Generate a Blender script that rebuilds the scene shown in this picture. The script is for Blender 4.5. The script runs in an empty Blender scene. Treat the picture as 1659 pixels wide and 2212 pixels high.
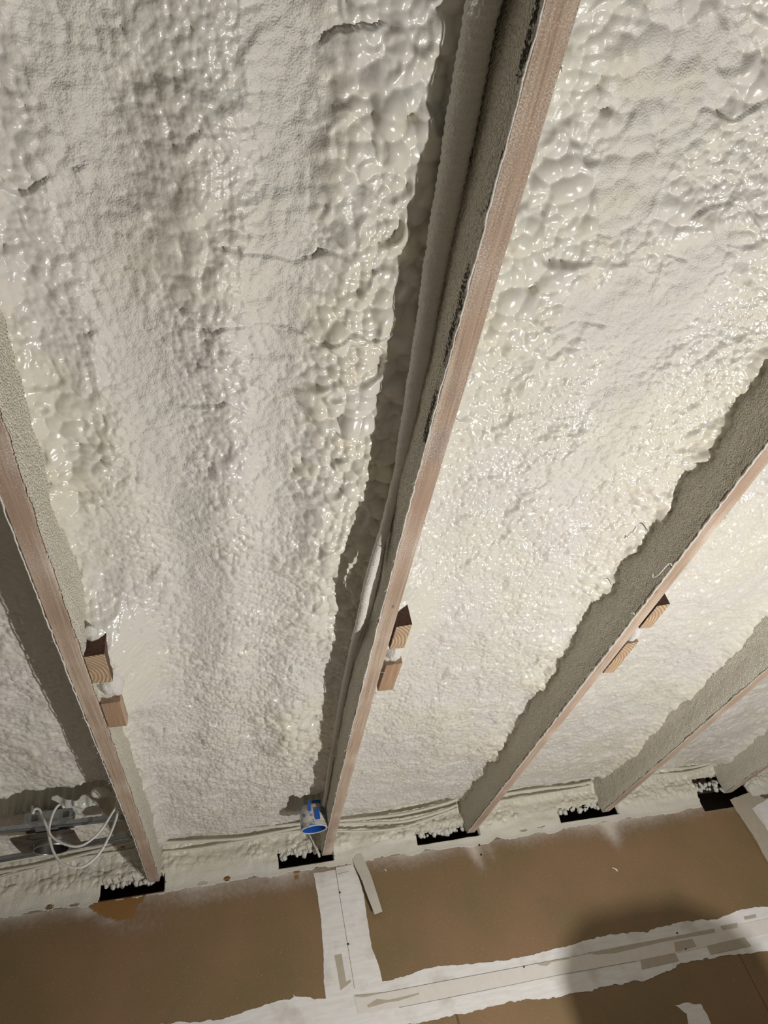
import bpy, math, random
import numpy as np
from mathutils import Matrix, Vector

random.seed(4)
SC = bpy.context.scene
COL = SC.collection

# ------------------------------------------------------------------ camera, world, lights, exposure
PITCH = 0.15                                   # the joists fall gently away from the back wall
PN = math.sqrt(1 + PITCH * PITCH)
TILT = math.atan(PITCH)
cam_d = bpy.data.cameras.new('camera')
cam = bpy.data.objects.new('camera', cam_d)
COL.objects.link(cam)
SC.camera = cam
R_ = [[0.97254, -0.11963, -0.19970], [-0.03938, 0.76087, -0.64771], [0.22944, 0.63778, 0.73525]]
xr, yd, zf = [Vector(r) for r in R_]
m = Matrix.Identity(4)
for i in range(3):
    m[i][0] = xr[i]; m[i][1] = -yd[i]; m[i][2] = -zf[i]
m.translation = Vector((0.2855, -2.7366, -1.1404))
cam.matrix_world = m
cam_d.sensor_fit = 'VERTICAL'
cam_d.sensor_height = 36.0
cam_d.lens = 1485.25 / 2212 * 36.0
cam_d.clip_start = 0.02

SC.view_settings.view_transform = 'Standard'
SC.view_settings.look = 'None'
SC.view_settings.gamma = 1
SC.view_settings.use_curve_mapping = False
SC.view_settings.exposure = 0.0

world = bpy.data.worlds.new('world')
SC.world = world
world.use_nodes = True
world.node_tree.nodes['Background'].inputs[0].default_value = (1.0, 0.86, 0.64, 1)
world.node_tree.nodes['Background'].inputs[1].default_value = 0.085


def L2W(x, u, h):
    """x along the wall, u away from the wall along the joists, h up square to the joists."""
    return Vector((x, -u / PN - h * PITCH / PN, -u * PITCH / PN + h / PN))


LAMP = L2W(1.42, 1.8, -1.50)
ld = bpy.data.lights.new('work_lamp', 'POINT')
ld.energy = 101
ld.color = (1.0, 0.985, 0.95)
ld.shadow_soft_size = 0.014
lo = bpy.data.objects.new('work_lamp', ld)
lo.location = LAMP
COL.objects.link(lo)

# ------------------------------------------------------------------ helpers


def props(o, label=None, cat=None, group=None, kind=None):
    if label: o['label'] = label
    if cat: o['category'] = cat
    if group: o['group'] = group
    if kind: o['kind'] = kind
    return o


def empty(name, loc=(0, 0, 0), rot=(0, 0, 0), **k):
    o = bpy.data.objects.new(name, None)
    o.location = loc
    o.rotation_euler = rot
    COL.objects.link(o)
    return props(o, **k)


def mesh_obj(name, V, F, mat, parent=None, smooth=False, loc=None, rot=None, attrs=None, uv=None):
    V = np.asarray(V, dtype=np.float32)
    me = bpy.data.meshes.new(name)
    if isinstance(F, np.ndarray):
        n = F.shape[1]
        me.vertices.add(len(V)); me.vertices.foreach_set('co', V.ravel())
        me.loops.add(F.size); me.loops.foreach_set('vertex_index', F.ravel().astype(np.int32))
        me.polygons.add(len(F))
        me.polygons.foreach_set('loop_start', np.arange(0, F.size, n, dtype=np.int32))
        me.polygons.foreach_set('loop_total', np.full(len(F), n, dtype=np.int32))
        me.update(calc_edges=True)
    else:
        me.from_pydata([tuple(v) for v in V], [], F)
        me.update()
    if smooth:
        me.polygons.foreach_set('use_smooth', np.ones(len(me.polygons), dtype=bool))
    for an, av in (attrs or {}).items():
        a = me.attributes.new(an, 'FLOAT', 'POINT')
        a.data.foreach_set('value', np.asarray(av, dtype=np.float32).ravel())
    me.materials.append(mat)
    o = bpy.data.objects.new(name, me)
    COL.objects.link(o)
    if parent is not None:
        o.parent = parent
    if loc is not None: o.location = loc
    if rot is not None: o.rotation_euler = rot
    return o


TR = (TILT, 0, 0)      # rotation of everything that follows the joists: local (x, -u, h)


def hsh(ix, iy, s):
    n = (ix.astype(np.int64) * 374761393 + iy.astype(np.int64) * 668265263 + s * 1442695041) & 0xffffffff
    n = ((n ^ (n >> 13)) * 1274126177) & 0xffffffff
    n = ((n ^ (n >> 15)) * 2246822519) & 0xffffffff
    n ^= n >> 16
    return n.astype(np.float64) / 4294967295.0


def vnoise(x, y, s=0):
    ix, iy = np.floor(x), np.floor(y)
    fx, fy = x - ix, y - iy
    fx = fx * fx * (3 - 2 * fx); fy = fy * fy * (3 - 2 * fy)
    a = hsh(ix, iy, s); b = hsh(ix + 1, iy, s); c = hsh(ix, iy + 1, s); d = hsh(ix + 1, iy + 1, s)
    return (a * (1 - fx) + b * fx) * (1 - fy) + (c * (1 - fx) + d * fx) * fy


def fbm(x, y, s=0, o=3):
    t = 0; a = .5; n = 0
    for i in range(o):
        t = t + a * vnoise(x, y, s + i * 7); n += a
        x = x * 2.03 + 11.3; y = y * 2.01 + 5.7; a *= .5
    return t / n


def dome(x, y, cell, s, rmin=.5, rmax=1.0):
    """Packed foam bubbles: greatest of the spherical caps of the cells around, height in metres."""
    X, Y = x / cell, y / cell
    ix, iy = np.floor(X), np.floor(Y)
    best = np.zeros_like(X)
    for dx in (-1, 0, 1):
        for dy in (-1, 0, 1):
            cx, cy = ix + dx, iy + dy
            px = cx + .15 + .7 * hsh(cx, cy, s)
            py = cy + .15 + .7 * hsh(cx, cy, s + 1)
            r = rmin + (rmax - rmin) * hsh(cx, cy, s + 2)
            d2 = ((X - px) ** 2 + (Y - py) ** 2) / (r * r)
            v = r * np.sqrt(np.clip(1 - d2, 0, 1))
            np.maximum(best, v, out=best)
    return best * cell


def ss(a, b, v):
    t = np.clip((v - a) / (b - a), 0, 1)
    return t * t * (3 - 2 * t)


def grid_faces(nr, nc, keep=None):
    i = np.arange(nr * nc, dtype=np.int64).reshape(nr, nc)
    F = np.stack([i[:-1, :-1], i[:-1, 1:], i[1:, 1:], i[1:, :-1]], -1).reshape(-1, 4)
    if keep is not None:
        F = F[keep.ravel()]
    return F


def compact(V, F, attrs):
    used = np.unique(F)
    mp = np.full(len(V), -1, dtype=np.int64); mp[used] = np.arange(len(used))
    return V[used], mp[F], {k: a.ravel()[used] for k, a in attrs.items()}


def box(x0, x1, y0, y1, z0, z1, V=None, F=None):
    V = [] if V is None else V
    F = [] if F is None else F
    b = len(V)
    V += [(x0, y0, z0), (x1, y0, z0), (x1, y1, z0), (x0, y1, z0), (x0, y0, z1), (x1, y0, z1), (x1, y1, z1), (x0, y1, z1)]
    F += [(b, b + 3, b + 2, b + 1), (b + 4, b + 5, b + 6, b + 7), (b, b + 1, b + 5, b + 4), (b + 1, b + 2, b + 6, b + 5), (b + 2, b + 3, b + 7, b + 6), (b + 3, b, b + 4, b + 7)]
    return V, F


def spline(pts, n):
    P = np.array(pts, dtype=float)
    k = len(P)
    P = np.vstack([2 * P[0] - P[1], P, 2 * P[-1] - P[-2]])
    out = []
    for t in np.linspace(0, k - 1 - 1e-6, n):
        i = int(t); f = t - i
        a, b, c, d = P[i], P[i + 1], P[i + 2], P[i + 3]
        out.append(.5 * ((2 * b) + (c - a) * f + (2 * a - 5 * b + 4 * c - d) * f * f + (3 * b - a - 3 * c + d) * f ** 3))
    return np.array(out)


def tube(P, rad, seg=12, lump=0, seed=0, cap=True):
    """P: (n,3) points, rad: scalar or (n,) radii; returns V, F."""
    P = np.asarray(P); n = len(P)
    rad = np.full(n, rad) if np.isscalar(rad) else np.asarray(rad)
    T = np.gradient(P, axis=0); T /= np.linalg.norm(T, axis=1)[:, None]
    ref = np.array([0, 0, 1.]) if abs(T[0][2]) < .9 else np.array([1., 0, 0])
    N = np.cross(T, ref); bad = np.linalg.norm(N, axis=1) < 1e-3
    N[bad] = np.cross(T[bad], [1., .2, 0]); N /= np.linalg.norm(N, axis=1)[:, None]
    for i in range(1, n):                      # carry the frame along
        v = N[i - 1] - T[i] * (N[i - 1] @ T[i]); N[i] = v / np.linalg.norm(v)
    B = np.cross(T, N)
    a = np.linspace(0, 2 * math.pi, seg, endpoint=False)
    L = np.concatenate([[0], np.cumsum(np.linalg.norm(np.diff(P, axis=0), axis=1))])
    ca, sa = np.cos(a), np.sin(a)
    R = rad[:, None] * np.ones(seg)[None]
    if lump:
        LL = L[:, None] * np.ones(seg)[None]
        R = R + lump * (fbm(LL / .012 + 50, 3 + ca[None] * 1.3 + sa[None] * .6, seed) - .5) * 2
    V = P[:, None] + R[..., None] * (N[:, None] * ca[None, :, None] + B[:, None] * sa[None, :, None])
    V = V.reshape(-1, 3)
    F = []
    for i in range(n - 1):
        for j in range(seg):
            k = (j + 1) % seg
            F.append((i * seg + j, i * seg + k, (i + 1) * seg + k, (i + 1) * seg + j))
    if cap:
        F.append(tuple(range(seg - 1, -1, -1))); F.append(tuple((n - 1) * seg + j for j in range(seg)))
    return V, F


def lathe(prof, seg=40, cx=0, cy=0):
    V, F = [], []
    n = len(prof)
    for r, z in prof:
        for j in range(seg):
            a = 2 * math.pi * j / seg
            V.append((cx + r * math.cos(a), cy + r * math.sin(a), z))
    for i in range(n - 1):
        for j in range(seg):
            k = (j + 1) % seg
            F.append((i * seg + j, i * seg + k, (i + 1) * seg + k, (i + 1) * seg + j))
    return V, F


def wall_poly(pts, y0, th, rag=0.0, step=0.006, seed=0, raglist=None):
    """A thin slab standing on the wall plane: outline (x, z), face at y0 - th."""
    out = []
    n = len(pts)
    for i in range(n):
        a = np.array(pts[i]); b = np.array(pts[(i + 1) % n])
        r = rag if raglist is None else raglist[i]
        L = np.linalg.norm(b - a)
        k = max(1, int(L / step)) if r > 0 else 1
        nrm = np.array([b[1] - a[1], a[0] - b[0]]) / max(L, 1e-9)
        for j in range(k):
            t = j / k
            q = a + (b - a) * t
            if r > 0:
                q = q + nrm * r * ((fbm(np.array([q[0] / .02]), np.array([q[1] / .02]), seed, 4)[0] - .5) * 3)
            out.append(q)
    V = [(q[0], y0 - th, q[1]) for q in out] + [(q[0], y0, q[1]) for q in out]
    m_ = len(out)
    F = [tuple(range(m_))] + [tuple(m_ + i for i in range(m_ - 1, -1, -1))]
    F += [(i, m_ + i, m_ + (i + 1) % m_, (i + 1) % m_) for i in range(m_)]
    return V, F


# ------------------------------------------------------------------ materials
def mat(name, base=(.5, .5, .5), rough=.6, metal=0.0):
    M = bpy.data.materials.new(name)
    M.use_nodes = True
    b = M.node_tree.nodes['Principled BSDF']
    b.inputs['Base Color'].default_value = (*base, 1)
    b.inputs['Roughness'].default_value = rough
    b.inputs['Metallic'].default_value = metal
    return M, M.node_tree.nodes, M.node_tree.links, b


def N(nodes, t, **k):
    n = nodes.new(t)
    for a, v in k.items():
        if a in ('inp',):
            for kk, vv in v.items(): n.inputs[kk].default_value = vv
        else:
            setattr(n, a, v)
    return n


def ramp(nodes, stops):
    r = nodes.new('ShaderNodeValToRGB')
    e = r.color_ramp.elements
    while len(e) < len(stops): e.new(.5)
    for i, (p, c) in enumerate(stops):
        e[i].position = p
        e[i].color = (c, c, c, 1) if not isinstance(c, tuple) else (*c, 1)
    return r


def mixc(nodes, links, fac, a, b, mode='MIX'):
    x = nodes.new('ShaderNodeMix'); x.data_type = 'RGBA'; x.blend_type = mode
    for sock, v in ((x.inputs['Factor'], fac), (x.inputs[6], a), (x.inputs[7], b)):
        if hasattr(v, 'links'): links.new(v, sock)
        elif isinstance(v, tuple): sock.default_value = (*v, 1)
        else: sock.default_value = v
    return x.outputs[2]


def mth(nodes, links, op, a, b=0.0):
    x = nodes.new('ShaderNodeMath'); x.operation = op
    for s, v in ((x.inputs[0], a), (x.inputs[1], b)):
        if hasattr(v, 'links'): links.new(v, s)
        else: s.default_value = v
    return x.outputs[0]


def coords(nodes, links, scale=(1, 1, 1)):
    t = nodes.new('ShaderNodeTexCoord'); mp = nodes.new('ShaderNodeMapping')
    mp.inputs['Scale'].default_value = scale
    links.new(t.outputs['Object'], mp.inputs[0])
    return mp.outputs[0]


def noise(nodes, links, vec, scale, detail=3, rough=.5):
    n = nodes.new('ShaderNodeTexNoise')
    n.inputs['Scale'].default_value = scale; n.inputs['Detail'].default_value = detail; n.inputs['Roughness'].default_value = rough
    links.new(vec, n.inputs['Vector'])
    return n.outputs['Fac']


def voro(nodes, links, vec, scale, feature='SMOOTH_F1'):
    n = nodes.new('ShaderNodeTexVoronoi'); n.feature = feature
    n.inputs['Scale'].default_value = scale
    if feature == 'SMOOTH_F1': n.inputs['Smoothness'].default_value = .35
    links.new(vec, n.inputs['Vector'])
    return n.outputs['Distance']


def bump(nodes, links, h, strength, dist, prev=None):
    b = nodes.new('ShaderNodeBump')
    b.inputs['Strength'].default_value = strength; b.inputs['Distance'].default_value = dist
    links.new(h, b.inputs['Height'])
    if prev is not None: links.new(prev, b.inputs['Normal'])
    return b.outputs[0]


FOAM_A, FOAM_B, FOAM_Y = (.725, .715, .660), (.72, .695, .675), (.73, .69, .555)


def make_foam():
    M, n, l, b = mat('spray_foam', (.8, .76, .66), .4)
    v = coords(n, l)
    dust = n.new('ShaderNodeAttribute'); dust.attribute_name = 'dust'
    yellow_tint = n.new('ShaderNodeAttribute'); yellow_tint.attribute_name = 'yellow_tint'
    big = noise(n, l, v, 4.5, 3)
    c = mixc(n, l, ramp_of(n, l, big, [(.38, 0.0), (.62, 1.0)]), FOAM_A, FOAM_B)
    c = mixc(n, l, yellow_tint.outputs['Fac'], c, FOAM_Y)
    fine = noise(n, l, v, 420, 2)
    l.new(c, b.inputs['Base Color'])
    wet = noise(n, l, v, 28, 3)
    r0 = mth(n, l, 'MULTIPLY_ADD', dust.outputs['Fac'], .42)
    r0.node.inputs[2].default_value = .13
    r1 = mth(n, l, 'MULTIPLY', wet, .22)
    l.new(mth(n, l, 'ADD', r0, r1), b.inputs['Roughness'])
    warp = n.new('ShaderNodeVectorMath'); warp.operation = 'MULTIPLY_ADD'
    nc = n.new('ShaderNodeTexNoise'); nc.inputs['Scale'].default_value = 60; l.new(v, nc.inputs['Vector'])
    l.new(nc.outputs['Color'], warp.inputs[0]); warp.inputs[1].default_value = (.006, .006, .006); l.new(v, warp.inputs[2])
    vo = voro(n, l, warp.outputs[0], 190)
    h1 = mth(n, l, 'MULTIPLY', vo, -1.0)
    bub = n.new('ShaderNodeAttribute'); bub.attribute_name = 'bubbly'
    h1 = mth(n, l, 'MULTIPLY', h1, mth(n, l, 'SUBTRACT', 1.0, bub.outputs['Fac']))
    nb = bump(n, l, h1, .30, .0026)
    hs = mth(n, l, 'MULTIPLY', mth(n, l, 'ADD', dust.outputs['Fac'], .02), fine)
    nb = bump(n, l, hs, .9, .0022, nb)
    l.new(nb, b.inputs['Normal'])
    b.inputs['Specular IOR Level'].default_value = .5
    return M


def ramp_of(n, l, fac, stops):
    r = ramp(n, stops); l.new(fac, r.inputs[0]); return r.outputs[0]


FOAM = make_foam()


def make_coating():
    M, n, l, b = mat('stippled_foam_film', (.70, .65, .53), .75)
    v = coords(n, l)
    s = voro(n, l, v, 330)
    f = noise(n, l, v, 520, 2)
    big = noise(n, l, v, 9, 3)
    c = mixc(n, l, big, (.69, .66, .57), (.75, .71, .61))
    c = mixc(n, l, ramp_of(n, l, f, [(.30, 1.0), (.40, 0.0)]), c, (.42, .36, .25))
    stain = n.new('ShaderNodeAttribute'); stain.attribute_name = 'stain'
    sn = mth(n, l, 'ADD', stain.outputs['Fac'], mth(n, l, 'MULTIPLY', mth(n, l, 'SUBTRACT', noise(n, l, v, 260, 4, .7), .5), 1.9))
    c = mixc(n, l, ramp_of(n, l, sn, [(.50, 0.0), (.64, 1.0)]), c, (.035, .025, .018))
    l.new(c, b.inputs['Base Color'])
    nb = bump(n, l, mth(n, l, 'MULTIPLY', s, -1.0), 1.0, .004)
    nb = bump(n, l, f, .6, .0012, nb)
    l.new(nb, b.inputs['Normal'])
    return M


COATING = make_coating()


def make_wood(name='joist_wood', knots=(), dusty=True, tint=((.275, .190, .130), (.53, .405, .30)), rough=.8):
    M, n, l, b = mat(name, (.4, .3, .2), rough)
    v = coords(n, l, (1, .018, 1))
    w = coords(n, l)
    g = noise(n, l, v, 300, 4, .6)
    g2 = noise(n, l, v, 38, 3)
    c = mixc(n, l, ramp_of(n, l, mth(n, l, 'ADD', mth(n, l, 'MULTIPLY', g, .7), mth(n, l, 'MULTIPLY', g2, .4)), [(.42, 0.0), (.68, 1.0)]), *tint)
    c = mixc(n, l, ramp_of(n, l, noise(n, l, coords(n, l, (1, .18, 1)), 9, 3), [(.40, 0.0), (.75, .7)]), c, (.36, .225, .17))
    for (kx, ky, r, col) in knots:
        d = n.new('ShaderNodeVectorMath'); d.operation = 'DISTANCE'
        mp = n.new('ShaderNodeMapping'); mp.inputs['Scale'].default_value = (1, .45, 0)
        l.new(w, mp.inputs[0]); l.new(mp.outputs[0], d.inputs[0]); d.inputs[1].default_value = (kx, ky * .45, 0)
        f = ramp_of(n, l, mth(n, l, 'DIVIDE', d.outputs['Value'], r), [(.35, .75), (1.0, 0.0)])
        c = mixc(n, l, f, c, col)
    if dusty:
        d1 = noise(n, l, w, 480, 3, .6)
        pat = noise(n, l, w, 7, 3)
        sp = mth(n, l, 'ADD', mth(n, l, 'MULTIPLY', d1, .8), mth(n, l, 'MULTIPLY', pat, .45))
        sx = n.new('ShaderNodeSeparateXYZ'); l.new(w, sx.inputs[0])
        ed = mth(n, l, 'MULTIPLY', mth(n, l, 'ABSOLUTE', sx.outputs[0]), 5.0)
        sp = mth(n, l, 'ADD', sp, ed)
        c = mixc(n, l, ramp_of(n, l, sp, [(.66, 0.0), (.86, .8)]), c, (.78, .72, .66))
        c = mixc(n, l, .10, c, (.60, .52, .48))
    l.new(c, b.inputs['Base Color'])
    nb = bump(n, l, g, .4, .0015)
    l.new(nb, b.inputs['Normal'])
    return M


def make_endgrain():
    M, n, l, b = mat('end_grain', (.5, .36, .22), .8)
    w = coords(n, l)
    wv = n.new('ShaderNodeTexWave'); wv.wave_type = 'RINGS'; wv.rings_direction = 'Z'
    wv.inputs['Scale'].default_value = 42; wv.inputs['Distortion'].default_value = 1.2; wv.inputs['Detail'].default_value = 2
    mp = n.new('ShaderNodeMapping'); mp.inputs['Location'].default_value = (.045, -.02, 0); l.new(w, mp.inputs[0]); l.new(mp.outputs[0], wv.inputs['Vector'])
    c = mixc(n, l, ramp_of(n, l, wv.outputs['Fac'], [(.25, 0.0), (.75, 1.0)]), (.34, .22, .14), (.58, .45, .29))
    c = mixc(n, l, ramp_of(n, l, noise(n, l, w, 30, 2), [(.45, 0.0), (.7, .7)]), c, (.36, .24, .19))
    l.new(c, b.inputs['Base Color'])
    return M


def make_drywall():
    M, n, l, b = mat('brown_drywall_paper', (.2, .13, .07), .55)
    v = coords(n, l)
    big = noise(n, l, v, 3.2, 2)
    c = mixc(n, l, ramp_of(n, l, big, [(.35, 0.0), (.65, 1.0)]), (.200, .140, .066), (.258, .160, .086))
    spray = n.new('ShaderNodeAttribute'); spray.attribute_name = 'overspray'
    bare = n.new('ShaderNodeAttribute'); bare.attribute_name = 'bare'
    fine = noise(n, l, v, 520, 3, .7)
    mid = noise(n, l, v, 60, 3, .6)
    # scattered fine flecks of foam dust
    fl = ramp_of(n, l, mth(n, l, 'ADD', noise(n, l, v, 300, 2), mth(n, l, 'MULTIPLY', mid, .18)), [(.745, 0.0), (.785, .6)])
    c = mixc(n, l, fl, c, (.62, .53, .42))
    t = mth(n, l, 'ADD', spray.outputs['Fac'], mth(n, l, 'MULTIPLY', mth(n, l, 'SUBTRACT', fine, .5), 1.25))
    t = mth(n, l, 'ADD', t, mth(n, l, 'MULTIPLY', mth(n, l, 'SUBTRACT', mid, .5), .5))
    f = ramp_of(n, l, t, [(.18, 0.0), (.86, 1.0)])
    c2 = mixc(n, l, spray.outputs['Fac'], (.40, .33, .32), (.76, .70, .62))
    c = mixc(n, l, f, c, c2)
    bt = mth(n, l, 'ADD', bare.outputs['Fac'], mth(n, l, 'MULTIPLY', mth(n, l, 'SUBTRACT', mid, .5), .4))
    c = mixc(n, l, ramp_of(n, l, bt, [(.46, 0.0), (.52, 1.0)]), c, (.30, .155, .05))
    l.new(c, b.inputs['Base Color'])
    nb = bump(n, l, mth(n, l, 'MULTIPLY', fine, f), .8, .0012)
    nb = bump(n, l, fl, .5, .001, nb)
    l.new(nb, b.inputs['Normal'])
    return M


DRYWALL = make_drywall()


def make_mud():
    M, n, l, b = mat('joint_compound', (.72, .70, .66), .75)
    v = coords(n, l)
    s = noise(n, l, coords(n, l, (1, 1, 6)), 12, 4, .6)
    c = mixc(n, l, ramp_of(n, l, s, [(.35, 0.0), (.7, 1.0)]), (.76, .745, .735), (.88, .87, .87))
    p = noise(n, l, v, 9, 3)
    c = mixc(n, l, ramp_of(n, l, p, [(.54, 0.0), (.70, .5)]), c, (.50, .43, .36))
    l.new(c, b.inputs['Base Color'])
    l.new(bump(n, l, s, .5, .002), b.inputs['Normal'])
    return M


MUD = make_mud()


def plain(name, base, rough=.7, metal=0.0, ns=60, var=.12, bs=.3, bd=.001):
    M, n, l, b = mat(name, base, rough, metal)
    v = coords(n, l)
    t = noise(n, l, v, ns, 3)
    d = tuple(max(0, c * (1 - var * 2)) for c in base); e = tuple(min(1, c * (1 + var)) for c in base)
    l.new(mixc(n, l, t, d, e), b.inputs['Base Color'])
    l.new(bump(n, l, t, bs, bd), b.inputs['Normal'])
    return M


TAPE = plain('paper_tape', (.78, .74, .70), .8, ns=40, var=.05)
BAREPATCH = plain('torn_grey_paper', (.50, .44, .36), .8, ns=50, var=.08)
CAVITY_DARK = plain('dark_cavity_wood', (.06, .04, .025), .9, ns=20)  # near-black: darkness of the wall cavity put into the colour
GALV = plain('galvanised_steel', (.42, .44, .46), .45, .85, ns=90, var=.2)
BLACK = plain('black_enamel', (.012, .012, .012), .55, ns=50)
RIMSTEEL = plain('bare_rim_steel', (.6, .6, .6), .3, .9)
PAN = plain('grey_steel_pan', (.16, .15, .14), .35, .6, ns=45, var=.35)
CABLEW = plain('dusty_white_cable', (.74, .73, .70), .6, ns=120, var=.08)
BLUE = plain('blue_plastic', (.02, .12, .52), .35, ns=200, var=.15)


def make_bluecoat():
    M, n, l, b = mat('foam_dusted_blue_plastic', (.02, .12, .5), .5)
    v = coords(n, l)
    t = mth(n, l, 'ADD', noise(n, l, v, 30, 4, .65), mth(n, l, 'MULTIPLY', noise(n, l, v, 500, 2), .25))
    c = mixc(n, l, ramp_of(n, l, t, [(.50, 0.0), (.60, 1.0)]), (.03, .14, .5), (.66, .63, .56))
    l.new(c, b.inputs['Base Color'])
    l.new(bump(n, l, t, .6, .003), b.inputs['Normal'])
    return M


BLUECOAT = make_bluecoat()
REDPRINT = plain('red_print', (.55, .05, .04), .6)
WHITEPRINT = plain('white_paper_sticker', (.75, .72, .70), .6)
DARKSTAIN = plain('dark_stained_wood', (.13, .06, .04), .7, ns=200, var=.5, bs=.8)
CONCRETE = plain('concrete_floor', (.36, .34, .31), .9, ns=8, var=.2, bs=.4, bd=.004)
LAMPBODY = plain('yellow_lamp_housing', (.65, .42, .03), .5)
RUBBER = plain('black_rubber', (.03, .03, .03), .7)
SCREW = plain('dark_screw_head', (.05, .045, .04), .5, .5)
PLY = plain('roof_sheathing', (.35, .25, .15), .8, ns=12)

# ------------------------------------------------------------------ the room shell
S = .61
HOLES = [(-.195, .028, -.036, .022), (.441, .652, -.022, .034), (.988, 1.252, -.016, .034), (1.612, 1.885, -.016, .044), (2.283, 2.545, -.062, .088)]
FLOOR_Z = -2.70
V, F = box(-1.5, 4, -4.8, .4, FLOOR_Z - .1, FLOOR_Z)
props(mesh_obj('floor', V, F, CONCRETE), kind='structure')
# roof sheathing over the joists
V, F = box(-1.0, 3.3, -3.6, .15, .236, .255)
props(mesh_obj('ceiling', V, F, PLY, rot=TR), kind='structure')
# stand-in for the wall cavity, its shade put into the dark wood colour
wall = empty('wall_back', (0, 0, 0), kind='structure')
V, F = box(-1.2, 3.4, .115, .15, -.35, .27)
mesh_obj('cavity_backing', V, F, CAVITY_DARK, wall)
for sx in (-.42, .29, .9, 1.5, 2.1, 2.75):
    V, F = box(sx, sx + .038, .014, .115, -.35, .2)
    mesh_obj('stud', V, F, CAVITY_DARK, wall)

BARE = [(-.2703, -.0051), (-.1927, -.0305), (-.1074, -.0276), (-.0338, -.0292), (-.0425, -.0544), (-.0677, -.0766), (-.069, -.1085), (-.1208, -.1097), (-.1641, -.0932), (-.2368, -.0431)]


def in_poly(x, z, poly):
    c = np.zeros(x.shape, bool)
    n = len(poly)
    for i in range(n):
        x1, z1 = poly[i]; x2, z2 = poly[(i + 1) % n]
        t = ((z1 > z) != (z2 > z)) & (x < (x2 - x1) * (z - z1) / (z2 - z1 + 1e-12) + x1)
        c ^= t
    return c


def panel(x0, x1, z0, z1, label=None):
    xs = set(np.arange(x0, x1, .007)) | {x0, x1}
    zs = set(np.arange(z0, z1, .007)) | {z0, z1}
    for h in HOLES:
        for q in h[:2]:
            if x0 < q < x1: xs.add(q)
        for q in h[2:]:
            if z0 < q < z1: zs.add(q)
    xs = np.array(sorted(xs)); zs = np.array(sorted(zs))
    X, Z = np.meshgrid(xs, zs)
    lim = -.030 + .05 * (fbm(X / .16, X * 0 + 1, 3, 3) - .5)
    spray = .62 * ss(-.11, .02, Z - lim) + .38 * ss(-.03, .03, Z - lim)
    # thicker drifts of dust below the joist ends
    for (cx, cz, sx_, sz, a, sl) in [(1.215, -.09, .03, .07, .55, .12), (1.28, -.10, .02, .05, .3, .2), (1.815, -.10, .035, .07, .5, .05), (.60, -.09, .05, .03, .2, 0), (-.06, -.14, .13, .04, .28, 0), (-.22, -.06, .05, .025, .45, 0), (.28, -.085, .25, .03, .15, 0), (-.15, -.105, .05, .02, .4, 0)]:
        spray = spray + a * np.exp(-(((X - cx) + (Z - cz) * sl) / sx_) ** 2 - ((Z - cz) / sz) ** 2)
    bare = in_poly(X, Z, BARE).astype(float)
    for (bx, bz, br) in [(.505, -.062, .009), (.51, -.033, .016), (.25, -.028, .012), (-.36, -.03, .012)]:
        bare = np.maximum(bare, (((X - bx) ** 2 + ((Z - bz) * 1.3) ** 2) < br * br).astype(float))
    spray = np.where(bare > 0, 0, spray)
    xc = (X[:-1, :-1] + X[1:, 1:]) / 2; zc = (Z[:-1, :-1] + Z[1:, 1:]) / 2
    keep = np.ones(xc.shape, bool)
    for (a, b, c, d) in HOLES:
        keep &= ~((xc > a) & (xc < b) & (zc > c) & (zc < d))
    nr, nc = X.shape
    front = np.stack([X.ravel(), np.zeros(X.size), Z.ravel()], 1)
    Fg = grid_faces(nr, nc, keep)
    V, F, A = compact(front, Fg, {'overspray': spray, 'bare': bare})
    # thickness: skirts along open borders and a back sheet
    e = np.concatenate([F[:, [0, 1]], F[:, [1, 2]], F[:, [2, 3]], F[:, [3, 0]]])
    key = np.sort(e, 1); kk = key[:, 0] * (len(V) + 1) + key[:, 1]
    _, idx, cnt = np.unique(kk, return_index=True, return_counts=True)
    be = e[idx[cnt == 1]]
    n = len(V)
    V2 = np.vstack([V, V + [0, .0125, 0]])
    sk = np.stack([be[:, 1], be[:, 0], be[:, 0] + n, be[:, 1] + n], 1)
    F2 = np.vstack([F, F[:, ::-1] + n, sk])
    o = mesh_obj('drywall_panel', V2, F2, DRYWALL, wall, attrs={k: np.concatenate([a, a]) for k, a in A.items()})
    if label: o['label'] = label
    return o


panel(-1.2, .6535, -.505, .13)
panel(.6555, 2.43, -.505, .13)
panel(2.432, 3.4, -.505, .13)
panel(-1.2, .30, -1.1, -.507)
panel(.302, 2.10, -1.1, -.507)
panel(2.102, 3.4, -1.1, -.507)
V, F = box(-1.2, 3.4, 0, .0125, FLOOR_Z, -1.102)
mesh_obj('lower_drywall', V, F, DRYWALL, wall)

# joint compound: the vertical joint in two halves with the seam between, then the wide horizontal band
SL = [(.5701, -.058), (.5708, -.0775), (.5758, -.1478), (.5767, -.2194), (.5738, -.2785), (.5693, -.3482), (.5614, -.4061), (.5604, -.465)]
SR = [(.722, -.05), (.7299, -.0767), (.7422, -.1295), (.7456, -.1845), (.7421, -.2602), (.7412, -.333), (.7509, -.3743), (.7579, -.4142), (.7595, -.4482)]
pl = SL + [(.6600, -.47), (.6535, -.058)]
V, F = wall_poly(pl[::-1], 0, .0012, raglist=[0, 0] + [.0016] * 8, seed=5)
o = mesh_obj('joint_compound', V, F, MUD, wall); o['label'] = 'vertical smooth grey-white compound strip'
pl = [(.6550, -.05), (.6615, -.47)] + SR[::-1]
V, F = wall_poly(pl, 0, .0013, raglist=[0] + [.0022] * 10, seed=9)
mesh_obj('joint_compound', V, F, MUD, wall)
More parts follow.
